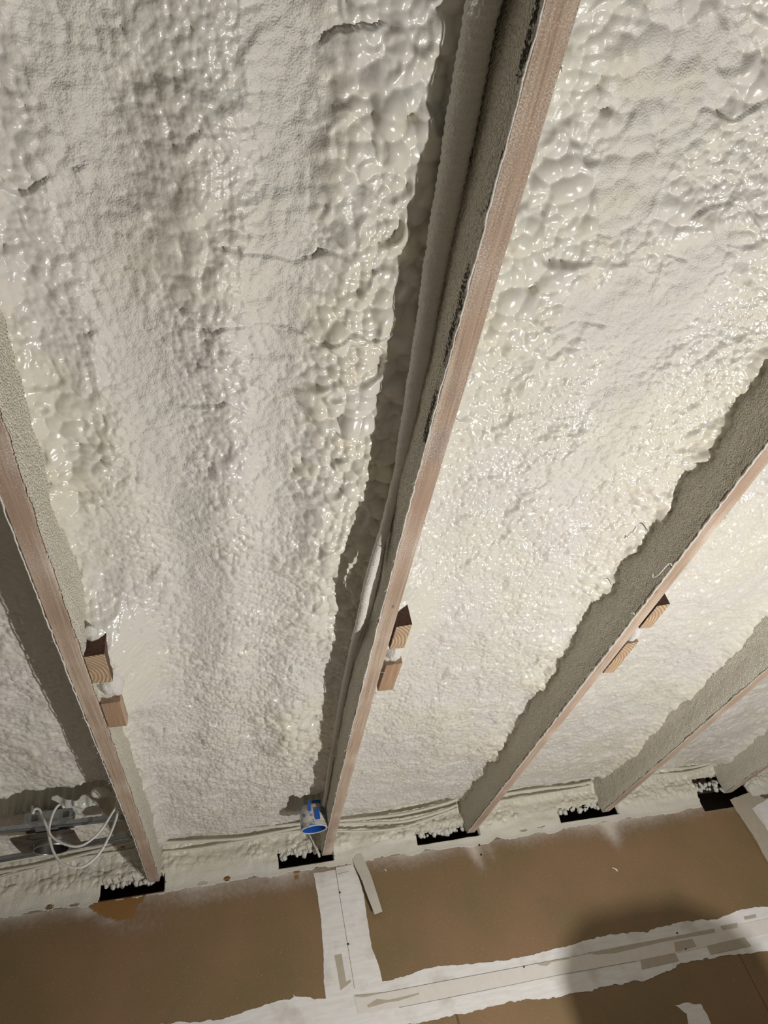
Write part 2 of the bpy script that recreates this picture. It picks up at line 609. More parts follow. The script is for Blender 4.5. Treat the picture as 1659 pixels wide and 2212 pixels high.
BT = [(-.9, -.45), (-.4, -.43), (-.1735, -.439), (.0347, -.4416), (.2218, -.4633), (.4025, -.4394), (.4944, -.4446), (.5541, -.4656), (.66, -.452), (.7572, -.4463), (.883, -.4396), (.9435, -.4342), (.9858, -.4356), (1.0515, -.4466), (1.2233, -.458), (1.4815, -.4514), (1.6181, -.4429), (1.7857, -.4578), (1.8477, -.4535), (1.9509, -.4492), (2.0863, -.4629), (2.2012, -.448), (2.3225, -.4555), (2.9, -.46)]
BB = [(2.9, -.60), (2.2201, -.5972), (2.1436, -.5922), (2.03, -.581), (1.8741, -.5776), (1.7076, -.6011), (1.5611, -.5976), (1.3467, -.5958), (1.1803, -.5779), (1.0101, -.5845), (.8482, -.5822), (.7704, -.5749), (.5, -.59), (.1, -.585), (-.4, -.6), (-.9, -.59)]
V, F = wall_poly((BT + BB)[::-1], -.0003, .0014, rag=.0045, step=.005, seed=21)
o = mesh_obj('joint_compound', V, F, MUD, wall); o['label'] = 'wide horizontal white compound band with ragged edges'
MP = [(1.7638, -.6907), (1.8018, -.6903), (1.8622, -.7055), (1.8679, -.7367), (1.8684, -.7754), (1.7789, -.7596), (1.7955, -.7217)]
V, F = wall_poly(MP[::-1], 0, .001, rag=.003, seed=33)
o = mesh_obj('joint_compound', V, F, MUD, wall); o['label'] = 'smeared compound patch low on the wall'
EDGE_SHADE = plain('tape_edge_shade', (.16, .14, .12), .9)  # dark strips stand in for the faint edge shading of the tape
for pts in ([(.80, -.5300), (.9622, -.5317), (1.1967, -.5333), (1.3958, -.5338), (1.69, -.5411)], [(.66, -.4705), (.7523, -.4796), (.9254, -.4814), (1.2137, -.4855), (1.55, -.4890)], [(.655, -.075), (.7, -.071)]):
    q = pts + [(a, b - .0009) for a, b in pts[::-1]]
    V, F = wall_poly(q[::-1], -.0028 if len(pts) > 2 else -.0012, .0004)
    mesh_obj('edge_shade_strip', V, F, EDGE_SHADE, wall)
# joint at the far corner
pl = [(2.43, -.03), (2.60, -.0), (2.62, -.5), (2.44, -.48), (2.432, -.3042), (2.4408, -.1815), (2.4294, -.0815)]
V, F = wall_poly(pl[::-1], 0, .0012, rag=.002, seed=41)
o = mesh_obj('joint_compound', V, F, BAREPATCH, wall); o['label'] = 'greyish vertical strip at the far end of the wall'
pl = [(2.51, -.08), (2.62, -.05), (2.62, -.32), (2.535, -.27), (2.52, -.18)]
V, F = wall_poly(pl[::-1], -.0013, .0009, rag=.003, seed=42)
mesh_obj('joint_compound', V, F, MUD, wall)
pl = [(2.55, .005), (2.70, .01), (2.70, -.04), (2.60, -.05)]
V, F = wall_poly(pl[::-1], -.0013, .0009, rag=.004, seed=43)
mesh_obj('torn_paper', V, F, plain('dark_torn_paper', (.17, .12, .09), .8), wall)
# paper tape along the horizontal seam
V, F = wall_poly([(.655, -.4705), (.7523, -.4800), (.9254, -.4817), (1.2137, -.4858), (1.75, -.492), (2.9, -.50), (2.9, -.545), (1.75, -.5425), (1.1967, -.5331), (.9622, -.5314), (.8145, -.5301), (.66, -.5233)][::-1], -.0018, .0011, raglist=[.0008] * 12, seed=50)
o = mesh_obj('paper_tape', V, F, TAPE, wall); o['label'] = 'paper joint tape laid over the compound'
for pts in ([(.655, -.4715), (.7525, -.4779), (.7519, -.4807), (.6887, -.482), (.662, -.4764)], [(.6938, -.5061), (.7297, -.4943), (.7715, -.5036), (.8752, -.5011), (.8766, -.5054), (.7988, -.5123), (.7703, -.5094), (.6974, -.5127)],
            [(.6071, -.3415), (.6333, -.3415), (.6354, -.427), (.6520, -.4225), (.6520, -.4300), (.6127, -.4486), (.6109, -.3978)],
            [(1.5191, -.4859), (1.8242, -.4898), (2.0499, -.4919), (2.0483, -.5052), (1.8218, -.5), (1.6118, -.5039), (1.5461, -.4955)],
            [(1.8668, -.5084), (1.9434, -.5094), (1.947, -.5364), (1.8554, -.5394)], [(1.7082, -.5404), (1.851, -.5413), (1.8523, -.5671), (1.6993, -.569)],
            [(1.9882, -.5406), (2.1541, -.5388), (2.1633, -.5707), (1.987, -.5691)], [(2.0798, -.4886), (2.1558, -.4899), (2.1477, -.5051), (2.0843, -.503)],
            [(2.195, -.474), (2.2517, -.4747), (2.2458, -.485), (2.1945, -.4851)], [(1.3178, -.4873), (1.4459, -.4889), (1.4439, -.4936), (1.3738, -.4918), (1.352, -.5005), (1.3298, -.4953)]):
    y = -.0031 if pts[0][0] > .64 else -.0013
    V, F = wall_poly(pts[::-1], y, .0003, rag=.0006, seed=60)
    mesh_obj('torn_paper', V, F, BAREPATCH, wall)
for (x, z) in [(.6578, -.1412), (.661, -.3152), (1.2678, -.4887), (1.896, -.4813), (1.8996, -.5374), (1.24, -.052), (1.235, -.09)]:
    V, F = lathe([(0.0001, .0), (.0022, 0), (.0034, .0012), (.0034, .0045)], 12)
    V = [(x + a, -.0042 + c, z + b) for a, b, c in V]
    mesh_obj('screw', V, F, SCREW, wall)

# ------------------------------------------------------------------ joists
BOW = {-1: [0] * 6, 0: [-.007, 0, 0, -.0015, .001, .006], 1: [.019, .0095, .003, -.002, -.0035, -.0015], 2: [-.001, .0025, .0045, .005, .0045, .003], 3: [0] * 6, 4: [0] * 6, 5: [0] * 6}
HALF = .0175


def bow(k, u):
    return np.interp(u, [0, .5, 1, 1.5, 2, 2.5], BOW[k])


def jx(k, u):
    return k * S + bow(k, u)


def joist(k, label, u1=3.1, knots=()):
    t = empty('ceiling_joist', L2W(k * S, 0, 0), TR, label=label, cat='joist', group='ceiling joists')
    us = np.linspace(.004, u1, 160)
    prof = [(-HALF, .0015), (-HALF + .0015, 0), (HALF - .0015, 0), (HALF, .0015), (HALF, .235), (-HALF, .235)]
    V = []
    for u in us:
        w = 1 + (.18 * math.exp(-u / .12) if k == 1 else 0)
        for px, pz in prof:
            V.append((px * w + float(bow(k, u)) + .0008 * (vnoise(np.array([u * 9.]), np.array([k + px * 40.]), 4)[0] - .5), -u, pz))
    n = len(prof); F = []
    for i in range(len(us) - 1):
        for j in range(n):
            F.append((i * n + j, (i + 1) * n + j, (i + 1) * n + (j + 1) % n, i * n + (j + 1) % n))
    F.append(tuple(range(n))); F.append(tuple((len(us) - 1) * n + j for j in range(n - 1, -1, -1)))
    mesh_obj('timber', V, F, make_wood('joist_wood', knots), t)
    # stippled foam film on both sides, ragged above the bare lower edge
    for side in (-1, 1):
        fine = (side == -1 and k >= 1) or (side == 1 and k == 0)
        du = .0045 if fine else .03
        uu = np.arange(.006, u1, du); hh = np.arange(-.001, .17, .003 if fine else .012)
        U, H = np.meshgrid(uu, hh, indexing='ij')
        edge = .0015 + .006 * np.clip(fbm(U / .035, U * 0 + k, 31 + side, 4) - .35, 0, 1) * 2
        if k == 2: edge = edge + .001
        thick = .0012 + .0035 * ss(0, .03, H - edge) * fbm(U / .05, H / .03, 12 + k, 3)
        if fine: thick = thick + .0026 * (dome(U, H, .0066, 77 + k, .6, 1.0) / .0066) * ss(0, .02, H)
        # the film thickens towards the foam
        if not fine: thick = thick * .25
        thick = thick + .012 * ss(.06, .13, H) * fbm(U / .06, H / .05, 8 + k, 2)
        X = side * (HALF + thick) + bow(k, U)
        keep = (H[:-1, :-1] > (edge[:-1, :-1] - .003 if fine else .010))
        st = np.zeros_like(U)
        if k == 1 and side == -1:
            st = .72 * (ss(.0, .004, H - .002) * ss(.022, .012, H) * ss(1.9, 2.2, U) * ss(.40, .58, fbm(U / .10, U * 0, 5, 3)) * .95 + .0)
        if k == 0 and side == 1:
            st = 0 * H
        Vv = np.stack([X, -U, H], -1).reshape(-1, 3)
        Ff = grid_faces(len(uu), len(hh), keep)
        if side == 1: Ff = Ff[:, ::-1]
        Vc, Fc, A = compact(Vv, Ff, {'stain': st})
        o = mesh_obj('foam_film', Vc, Fc, COATING, t, smooth=True, attrs=A)
        if k == 1 and side == -1: o['label'] = 'stippled foam film with a black mould streak along its edge'
    # dried ragged lip of foam along the edge
    if k >= 0:
        V, F = [], []
        rng = random.Random(90 + k)
        a = {0: .0015, 1: .0017, 2: .0024, 3: .0014, 4: .001}[k]
        uu = np.arange(.03, u1, .0035)
        nz = fbm(uu / .02, uu * 0, 60 + k, 4); nz2 = fbm(uu / .012, uu * 0, 160 + k, 4); nb_ = fbm(uu / .25, uu * 0, 260 + k, 2)
        P = np.stack([-HALF - .0012 - .003 * (nz - .5) + (.0025 * nb_ if k == 2 else 0) + bow(k, uu), -uu, -.0008 + .005 * (nz2 - .5)], 1)
        rr = a * (.45 + 1.3 * nz2 * (nb_ * 1.4)); rr = np.maximum(rr, .0005)
        v, f = tube(P, rr, 5, cap=True)
        V += list(v); F += [tuple(i for i in q) for q in f]
        for _ in range(46 if k in (0, 1) else 30):      # hairs and flakes
            u = rng.uniform(.1, 2.7); side = -1 if rng.random() < .65 else 1
            x0 = side * HALF + float(bow(k, u))
            q = [(x0, -u, 0)]
            an = rng.uniform(-1.2, 1.2); L = rng.uniform(.003, .009)
            for s_ in range(3):
                an += rng.uniform(-.8, .8)
                q.append((q[-1][0] + side * L * .4 * math.cos(an), q[-1][1] + L * .4 * math.sin(an), q[-1][2] - L * .2))
            v, f = tube(spline(q, 5), [.0011, .0009, .0008, .0007, .0004], 4)
            b0 = len(V); V += list(v); F += [tuple(i + b0 for i in g) for g in f]
        if k == 2:
            q = [(-HALF, -1.82, 0), (-.032, -1.835, -.004), (-.040, -1.825, -.007), (-.043, -1.80, -.008), (-.050, -1.79, -.006), (-.054, -1.80, -.004)]
            v, f = tube(spline(q, 26), .0013, 5, lump=.0009, seed=3); b0 = len(V); V += list(v); F += [tuple(i + b0 for i in g) for g in f]
            q = [(-HALF, -1.63, 0), (-.028, -1.645, -.003), (-.034, -1.642, -.003)]
            v, f = tube(spline(q, 10), .0013, 5, lump=.0009, seed=5); b0 = len(V); V += list(v); F += [tuple(i + b0 for i in g) for g in f]
        o = mesh_obj('foam_lip', V, F, FOAM, t, smooth=True, attrs={'dust': np.full(len(V), .6), 'yellow_tint': np.zeros(len(V))})
        o['label'] = 'ragged white lip of dried foam'
    return t


joist(-1, 'ceiling joist beyond the recessed light, out past the far left edge', 3.1)
joist(0, 'leftmost bare-faced timber joist, its right side coated with smooth cream film', 3.1)
joist(1, 'central timber joist with pipe along its side and black mould streak', 3.1, knots=[(.0, -2.18, .022, (.20, .14, .12)), (-.002, -2.28, .012, (.3, .2, .15)), (.0, -1.74, .004, (.03, .02, .02))])
joist(2, 'timber joist right of the central one, wide grey stippled side and white frayed lip', 3.1, knots=[(-.008, -1.72, .008, (.16, .07, .03))])
joist(3, 'thin looking timber joist second from the right edge', 3.1)
joist(4, 'short stretch of timber joist nearest the right edge of the picture', 3.1)

# ------------------------------------------------------------------ spray foam between the joists
CR = [  # transverse cracks and scoops: x0, x1, u, depth, width
    (0, .02, .57, 2.30, .012, .0045), (0, .02, .50, 2.655, .015, .005), (0, .0, .25, 2.50, .013, .005), (0, .12, .45, 2.58, .010, .005), (0, .25, .50, 2.42, .012, .005), (0, .1, .35, 2.15, .011, .005),
    (1, .85, 1.1, 2.62, .010, .008), (1, .72, 1.05, 2.45, .010, .008), (1, .9, 1.2, 2.50, .008, .007), (1, .7, .95, 2.33, .006, .008), (1, .75, .95, 2.02, .005, .008)]
SCOOPS = {  # bay: (x0,x1,u0,u1,depth,noise)
    -1: [(-.70, -.02, .53, .70, .115, .014), (-.13, .0, .20, .56, .05, .02), (-.62, -.05, .05, .13, .05, .015)],
    0: [(.47, .61, .27, .42, .10, .035), (.05, .46, .055, .11, .05, .016)],
    1: [(.80, 1.07, .06, .115, .05, .014)],
    2: [(1.60, 1.88, .06, .10, .05, .012), (1.42, 1.56, .05, .08, .03, .01)],
    3: [(2.20, 2.32, .05, .085, .05, .01)],
    4: []}


def foam_bay(k, u1, dx, du0, label, xlim=None):
    un = []
    u = 0.0
    while u < u1:
        un.append(u); u += du0 * (1.5 if u < 1.0 else (1.2 if u < 1.5 else 1.0))
    U0 = np.array(un)
    nx = int(.576 / dx)
    t = np.linspace(0, 1, nx)
    U = np.repeat(U0[:, None], nx, 1)
    xl = jx(k, U0) + HALF - .004; xr_ = jx(k + 1, U0) - HALF + .004
    X = xl[:, None] + (xr_ - xl)[:, None] * t[None]
    T = np.repeat(t[None], len(U0), 0)
    sd = 100 * (k + 2)
    wx = X + .005 * (fbm(X / .03, U / .03, sd, 2) - .5) + .03 * (fbm(X / .12, U / .12, sd + 2, 2) - .5)
    wu = U + .005 * (fbm(X / .03, U / .03, sd + 5, 2) - .5) + .03 * (fbm(X / .12, U / .12, sd + 8, 2) - .5)
    n1 = fbm(X / .14, U / .22, sd + 11, 3); n2 = fbm(X / .07, U / .07, sd + 13, 3); n3 = fbm(X / .3, U / .3, sd + 17, 2)
    # where the big glossy bubbles sit
    if k == 0:
        big = ss(.60, .82, T + .25 * (n2 - .5)) * ss(1.0, 1.9, U) + .7 * ss(.60, .75, n3) * ss(1.7, 2.3, U) + .55 * ss(.62, .8, T) * ss(.6, .9, U) * ss(1.2, .9, U)
        big += .5 * ss(.25, .05, T) * ss(1.3, 1.8, U)
        big += .8 * np.exp(-((X - .47 + .05 * (n2 - .5)) / .09) ** 2 - ((U - .95) / .35) ** 2) * ss(.38, .5, n1)
        big += .45 * np.exp(-((X - .30) / .035) ** 2) * ss(1.3, 1.6, U) * ss(2.3, 2.1, U)
        dust = np.exp(-((X - .20 + .04 * np.sin(U * 3)) / .05) ** 2) * ss(1.2, 1.7, U) + .9 * np.exp(-((X - .37) / .04) ** 2) * ss(1.5, 2.1, U)
    elif k == 1:
        big = ss(.55, .15, T + .3 * (n2 - .5)) * ss(1.9, 2.4, U) + .9 * ss(2.3, 2.55, U) * ss(.42, .55, n1) + .8 * ss(.70, .9, T) * ss(.5, .62, n2)
        dust = .8 * ss(.5, .66, n1) * ss(.15, .35, T) * ss(.75, .6, T) * ss(1.6, 2.2, U)
    elif k == -1:
        big = ss(.5, .62, n1) * ss(1.1, .85, U) + .4 * ss(.5, .7, n2)
        dust = .3 * ss(.5, .7, n2)
    else:
        big = .35 * ss(.55, .75, n1) + .5 * ss(.8, .95, T); dust = .25 * ss(.55, .7, n2)
    dust = np.clip(dust * (.35 + 1.3 * n2) + .15 * (n1 > .6), 0, 1)
    big = np.clip(big, 0, 1)
    DL = dome(wx, wu, .0265, sd + 20, .72, 1.05)
    DM = dome(wx, wu, .0150, sd + 30, .70, 1.05)
    DS = dome(wx, wu * .95, .0088, sd + 40, .68, 1.05)
    q1 = ss(.44, .56, fbm(X / .05, U / .05, sd + 61, 2))
    q2 = ss(.42, .60, fbm(X / .06, U / .06, sd + 63, 2))
    relb = DL * .95 * q1 + DM * 1.0 * (1 - q1) + .12 * DS
    rels = (1 + .25 * ss(1.7, 2.2, U)) * DM * .72 * q2 + DS * (1.05 - .45 * q2)
    rel = big * relb + (1 - big) * rels
    rel = rel * (1 - .55 * dust) + .0022 * dust * fbm(X / .008, U / .008, sd + 66, 2)
    rip = .0016 * (fbm(X / .04, U / .016, sd + 70, 2) - .5) * (1 - big)
    lump = .028 * (n3 - .5) + .022 * (n1 - .5) + .012 * (n2 - .5)
    if k == 0:
        lump += .006 * np.sin((X - .05) * 34 + .7 * np.sin(U * 2)) * ss(.5, 1.0, U)
    base = np.full_like(X, .118)
    if k == 0: base = .114 + .012 * ss(.5, 1, T) * ss(1.9, 2.5, U)
    if k == -1: base = base + .01
    fil = .022 * np.exp(-(T * .576 / .03) ** 2) + .016 * np.exp(-((1 - T) * .576 / .025) ** 2)
    H = base - fil * (.6 + .8 * n2) - lump - rel - rip
    # foam swells around the bridging blocks on the joist's right side
    if k in (0, 1, 2):
        H -= .080 * np.exp(-((X - jx(k, U) - .045) / .06) ** 2) * ss(1.15, 1.36, U) * ss(1.74, 1.60, U)
    for (b, x0, x1, uc, dep, wd) in CR:
        if b == k:
            uc2 = uc + .09 * (fbm(X / .09, X * 0, sd + int(uc * 10), 3) - .5)
            m_ = ss(x0, x0 + .05, X) * ss(x1, x1 - .05, X) * ss(.42, .50, fbm(X / .045, U / .2, 7, 2))
            d_ = U - uc2 - .006 * (fbm(X / .012, U / .012, sd + 88, 2) - .5)
            H -= .42 * dep * m_ * np.where(d_ < 0, np.exp(np.minimum(d_, 0) / .03), np.exp(-np.maximum(d_, 0) / .0015))
            H += .22 * dep * m_ * np.exp(-((d_ - .0025) / .0022) ** 2)
    carve = np.zeros_like(H)
    for (x0, x1, a, b, dep, nzs) in SCOOPS[k]:
        j1 = nzs * (fbm(X / .035, U / .2 + a, sd + 90, 3) - .5) * 2
        j2 = nzs * (fbm(X / .03, U / .2 + b, sd + 95, 3) - .5) * 2
        jx1 = .02 * (fbm(U / .03, X / .3, sd + 97, 2) - .5)
        m_ = ss(a - .006, a + .006, U + j1) * ss(b + .004, b - .004, U + j2) * ss(x0, x0 + .012, X + jx1) * ss(x1, x1 - .012, X + jx1)
        H += dep * m_; carve = np.maximum(carve, m_)
    H += .030 * ss(.15, .04, U) * ss(0, .3, U + .3)
    H = np.clip(H, .012, .228)
    # towards the wall the foam is trowel-smooth and thicker
    Y = U.copy()
    Xo = X
    yellow_tint = np.clip(.35 * big * ss(.5, .7, n2) + .45 * ss(.9, 1, T) * .5 + .25 * ss(.08, 0, T) + .5 * ss(.006, 0, rel) * big + .25 * ss(.45, .7, n3), 0, .8)  # yellow patches, plus crevice darkening put into the colour where relief is low
    yellow_tint = np.clip(yellow_tint + .4 * carve, 0, 1)
    V = np.stack([Xo, -Y, H], -1).reshape(-1, 3)
    F = grid_faces(len(U0), nx)[:, ::-1]
    o = mesh_obj('spray_foam', V, F, FOAM, smooth=True, rot=TR, attrs={'dust': dust, 'yellow_tint': yellow_tint, 'bubbly': big})
    props(o, label=label, cat='insulation', group='spray foam between the joists')
    return o


foam_bay(-1, 2.2, .0030, .0032, 'spray foam in the bay left of the leftmost joist, torn away above the recessed light')
foam_bay(0, 2.95, .0021, .0022, 'broad spray foam bay left of the central joist with fat glossy bubbles')
foam_bay(1, 2.95, .0021, .0022, 'bright spray foam bay just right of the central joist')
foam_bay(2, 2.5, .0028, .0030, 'spray foam bay between the grey-sided joist and the thin joist right of it')
foam_bay(3, 2.0, .0045, .005, 'spray foam bay second from the right edge, small and rippled')
foam_bay(4, 1.5, .008, .008, 'spray foam corner beyond the joist nearest the right edge')


def foam_band():
    xs = np.arange(-1.1, 3.2, .0032); zs = np.arange(-.068, .215, .0032)
    X, Z = np.meshgrid(xs, zs)
    n1 = fbm(X / .07, Z / .05, 501, 3); n2 = fbm(X / .03, Z / .03, 502, 3); n3 = fbm(X / .2, Z / .3, 503, 2)
    wx = X + .01 * (n2 - .5)
    rough = ss(.0, .035, Z + .03 * (n3 - .5)) * (.35 + .65 * ss(.36, .50, n3 + .1 * (n2 - .5)))
    D = dome(wx, Z, .020, 511, .6, 1.05) * .7 * rough + dome(wx, Z, .010, 521, .6, 1.05) * .55 * rough
    foot = -.045 + .03 * (fbm(X / .06, X * 0, 541, 3) - .5)
    th = .0004 + .010 * ss(.01, .055, Z - foot) * (.4 + n1) + D + .03 * ss(.07, .13, Z) + .004 * ss(.03, .0, abs(Z - .05)) * n2
    # cable shelf
    Y = -th
    lip = np.zeros_like(X, bool)
    xc, zc = X[:-1, :-1], Z[:-1, :-1]
    keep = zc > foot[:-1, :-1]
    nzx = .008 * (fbm(zc / .012, zc * 0, 551, 2) - .5)
    nzz = .022 * (fbm(xc / .012, xc * 0, 552, 3) - .5)
    for (a, b, c, d) in HOLES:
        keep &= ~((xc > a + nzx - .002) & (xc < b + nzx) & (zc > c - .004) & (zc < d + nzz))
    # flaked-off spots
    for (a, b, c, rx, rz) in [(.505, 0, -.062, .011, .007), (.25, 0, -.028, .014, .008), (-.36, 0, -.03, .012, .007), (.16, 0, -.03, .02, .004), (-.28, 0, -.035, .016, .005), (1.44, 0, -.022, .02, .005), (1.52, 0, -.02, .022, .004), (-.6, 0, -.045, .05, .012)]:
        keep &= ~((((xc - a) / rx) ** 2 + ((zc - c) / rz) ** 2 + (n2[:-1, :-1] - .5) * 2) < 1)
    V = np.stack([X, Y, Z], -1).reshape(-1, 3)
    F = grid_faces(len(zs), len(xs), keep)
    dust = .25 + .6 * ss(.03, -.02, Z)
    A = {'dust': dust, 'yellow_tint': np.clip(.35 + .5 * ss(-.01, .02, Z) * n1, 0, 1)}
    V, F, A = compact(V, F, A)
    # give it a body behind
    e = np.concatenate([F[:, [0, 1]], F[:, [1, 2]], F[:, [2, 3]], F[:, [3, 0]]])
    key = np.sort(e, 1); kk = key[:, 0] * (len(V) + 1) + key[:, 1]
    _, idx, cnt = np.unique(kk, return_index=True, return_counts=True)
    be = e[idx[cnt == 1]]; n = len(V)
    Vb = V.copy(); Vb[:, 1] = np.where(V[:, 2] > -.02, .012, -.0001)
    sk = np.stack([be[:, 1], be[:, 0], be[:, 0] + n, be[:, 1] + n], 1)
    o = mesh_obj('foam_band', np.vstack([V, Vb]), np.vstack([F, sk]), FOAM, smooth=True, attrs={q: np.concatenate([a, a]) for q, a in A.items()})
    props(o, label='lumpy cream foam band along the top of the brown wall around the dark gaps', cat='insulation')


foam_band()

# ragged foam lumps hanging in the top of each gap
for gi, (a, b, c, d) in enumerate(HOLES):
    rng = random.Random(gi)
    V, F = [], []
    nl = 34
    for i in range(nl):
        cx = a + .008 + (b - a - .045) * (i + rng.random()) / nl
        if gi == 4: cz = d - .012 - .035 * ((cx - a) / (b - a)) + rng.uniform(-.03, .008)
        else: cz = d + .002 + rng.uniform(-.016, .010)
        cy = rng.uniform(.004, .022) if gi != 4 else rng.uniform(.01, .035)
        r = rng.uniform(.004, .012)
        b0 = len(V)
        for p in range(6):
            ph = math.pi * p / 5
            for q in range(8):
                th_ = 2 * math.pi * q / 8
                rr = r * (1 + .8 * (fbm(np.array([p * .9 + i * 9]), np.array([q * .8]), 5, 2)[0] - .5))
                V.append((cx + rr * math.sin(ph) * math.cos(th_), cy + 1.3 * rr * math.sin(ph) * math.sin(th_), cz - 1.2 * rr * math.cos(ph)))
        for p in range(5):
            for q in range(8):
                F.append((b0 + p * 8 + q, b0 + p * 8 + (q + 1) % 8, b0 + (p + 1) * 8 + (q + 1) % 8, b0 + (p + 1) * 8 + q))
    o = mesh_obj('foam_fringe', V, F, FOAM, smooth=True, attrs={'dust': np.full(len(V), .3), 'yellow_tint': np.zeros(len(V))})
    props(o, label=['bubbly foam fringe over the gap at the foot of the leftmost joist', 'bubbly foam fringe over the gap below the blue electrical box',
                    'bubbly foam fringe over the gap at the end of the grey-sided joist', 'bubbly foam fringe over the gap at the end of the thin joist',
                    'ragged grey foam fringe in the large gap nearest the right edge'][gi], cat='insulation', kind='stuff')

# ------------------------------------------------------------------ sawn bridging blocks
BW_WOOD = make_endgrain()
PLAIN_END = make_wood('plain_block_wood', dusty=False, tint=((.30, .19, .12), (.46, .32, .21)))


def block(k, dx, u0, u1, h0, w, label, slope=.0, dark=True, skew=.006):
    x0 = float(jx(k, (u0 + u1) / 2)) + HALF + .002 + dx
    um = (u0 + u1) / 2
    t = empty('bridging_block', L2W(x0, um, h0), TR, label=label, cat='block', group='sawn bridging blocks')
    y0, y1 = -(u1 - um), -(u0 - um)
    e = .0012
    V = [(e, y0 + e, slope), (w - e, y0 + e - skew, slope), (w - e, y1 - e, 0), (e, y1 - e, 0)]
    V2 = [(0, y0, slope + e), (w, y0 - skew, slope + e), (w, y1, e), (0, y1, e)]
    V3 = [(0, y0, .12), (w, y0 - skew, .12), (w, y1, .12), (0, y1, .12)]
    Vv = V + V2 + V3
    F = [(0, 3, 2, 1)]
    for a in (0, 4):
        for j in range(4):
            F.append((a + j, a + (j + 1) % 4, a + 4 + (j + 1) % 4, a + 4 + j))
    F.append((8, 9, 10, 11))
    mesh_obj('sawn_end', Vv[:8], F[:5] + [], BW_WOOD if (dark or k == 2) else PLAIN_END, t)
    o = mesh_obj('block_body', Vv[4:], [tuple(i - 4 for i in f) for f in F[5:]], DARKSTAIN if dark else make_wood('block_wood', dusty=False), t)
    return t


block(0, .0, 1.535, 1.640, .0, .038, 'bare block with curved growth rings on the leftmost joist, dark stained side')
block(0, .001, 1.325, 1.440, .0, .040, 'plain brown block below the ringed one on the leftmost joist', dark=False)
block(1, .004, 1.565, 1.655, .002, .034, 'ringed sawn block upper of the pair on the central joist')
block(1, .006, 1.362, 1.492, .004, .038, 'slanting plain block lower of the pair on the central joist', slope=-.003, dark=False)
block(2, .004, 1.562, 1.658, .0, .032, 'brown block upper of the pair on the grey-sided joist')
block(2, .002, 1.340, 1.490, .0, .032, 'fine-ringed block lower of the pair on the grey-sided joist', dark=False)


def foam_blob(x, u, h, rx, ru, rh, seed, label):
    V, F = [], []
    A, B = 22, 30
    for i in range(A):
        ph = math.pi * i / (A - 1)
        for j in range(B):
            th_ = 2 * math.pi * j / B
            d = np.array([math.sin(ph) * math.cos(th_), math.sin(ph) * math.sin(th_), math.cos(ph)])
            g = 1 + .45 * (fbm(np.array([d[0] * 2.2 + seed]), np.array([d[1] * 2.2 + d[2] * 1.7]), seed, 3)[0] - .5)
            V.append((d[0] * rx * g, d[1] * ru * g, d[2] * rh * g))
    for i in range(A - 1):
        for j in range(B):
            F.append((i * B + j, (i + 1) * B + j, (i + 1) * B + (j + 1) % B, i * B + (j + 1) % B))
    o = mesh_obj('foam_lump', V, F, FOAM, smooth=True, loc=L2W(x, u, h), rot=TR, attrs={'dust': np.full(len(V), .7), 'yellow_tint': np.zeros(len(V))})
    props(o, label=label, cat='insulation')


foam_blob(.045, 1.487, .03, .026, .046, .03, 3, 'white foam lump between the two blocks on the leftmost joist')
foam_blob(.650, 1.528, .028, .022, .044, .026, 5, 'white foam lump between the two blocks on the central joist')
foam_blob(1.260, 1.526, .026, .020, .042, .026, 7, 'white foam lump between the two blocks on the grey-sided joist')
foam_blob(.030, 1.655, .046, .012, .022, .006, 11, 'cream foam dab stuck on top of the ringed block, leftmost joist')

# ------------------------------------------------------------------ pipe and cables beside the central joist


def run(name, pts, rad, n, lump, label, cat, material, group=None, seg=12, ribs=0, seed=1, dust=.55):
    P0 = spline([(x, -u, h) for x, u, h in pts], n)
    if not np.isscalar(rad):
        rad = np.interp(np.linspace(0, 1, n), np.linspace(0, 1, len(rad)), rad)
    else:
        rad = np.full(n, rad)
    if ribs:
        L = np.concatenate([[0], np.cumsum(np.linalg.norm(np.diff(P0, axis=0), axis=1))])
        rad = rad * (1 + .07 * np.sin(L / ribs * 2 * math.pi) ** 2 + .07 * (fbm(L / .03, L * 0, 7, 3) - .5) * 2)
    V, F = tube(P0, rad, seg, lump=lump, seed=seed)
    o = mesh_obj(name, V, F, material, smooth=True, rot=TR, attrs={'dust': np.full(len(V), dust), 'yellow_tint': np.full(len(V), .12), 'stain': np.zeros(len(V))})
    return props(o, label=label, cat=cat, group=group)


PIPE = [(.557, 3.05, .079), (.558, 2.85, .082), (.56, 2.7398, .0818), (.565, 2.6535, .0880), (.567, 2.5703, .084), (.570, 2.503, .0850), (.572, 2.411, .0800), (.576, 2.2855, .0693), (.580, 2.1512, .067), (.583, 2.0667, .067), (.588, 1.96, .07)]
run('foam_coated_pipe', PIPE, [.0175] * 5 + [.017, .016, .015, .014, .012, .009, .005], 420, .0013, 'ribbed foam-coated pipe running down the left side of the central joist', 'pipe', FOAM, dust=1.0, seg=20, ribs=.021)
CAB1 = [(.590, 2.18, .085), (.585, 2.08, .075), (.574, 1.9445, .0474), (.563, 1.8515, .034), (.556, 1.77, .022), (.561, 1.6675, .032), (.575, 1.4452, .0780), (.580, 1.2366, .0880), (.583, 1.0179, .0860), (.585, .7775, .0759), (.588, .5717, .0636), (.591, .40, .06)]
run('foam_coated_cable', CAB1, [.006, .009, .0095, .0095, .0095, .0095, .009, .009, .009, .008, .007, .005], 300, .0014, 'foam-coated cable bulging out into the light beside the central joist', 'cable', FOAM, dust=1.0, group='cables beside the central joist', seg=14, seed=4)
CAB2 = [(.592, 2.05, .084), (.586, 1.9547, .0685), (.581, 1.8853, .0600), (.578, 1.7942, .0433), (.580, 1.6733, .0471), (.586, 1.5317, .0651), (.586, 1.3589, .0870), (.588, 1.25, .10)]
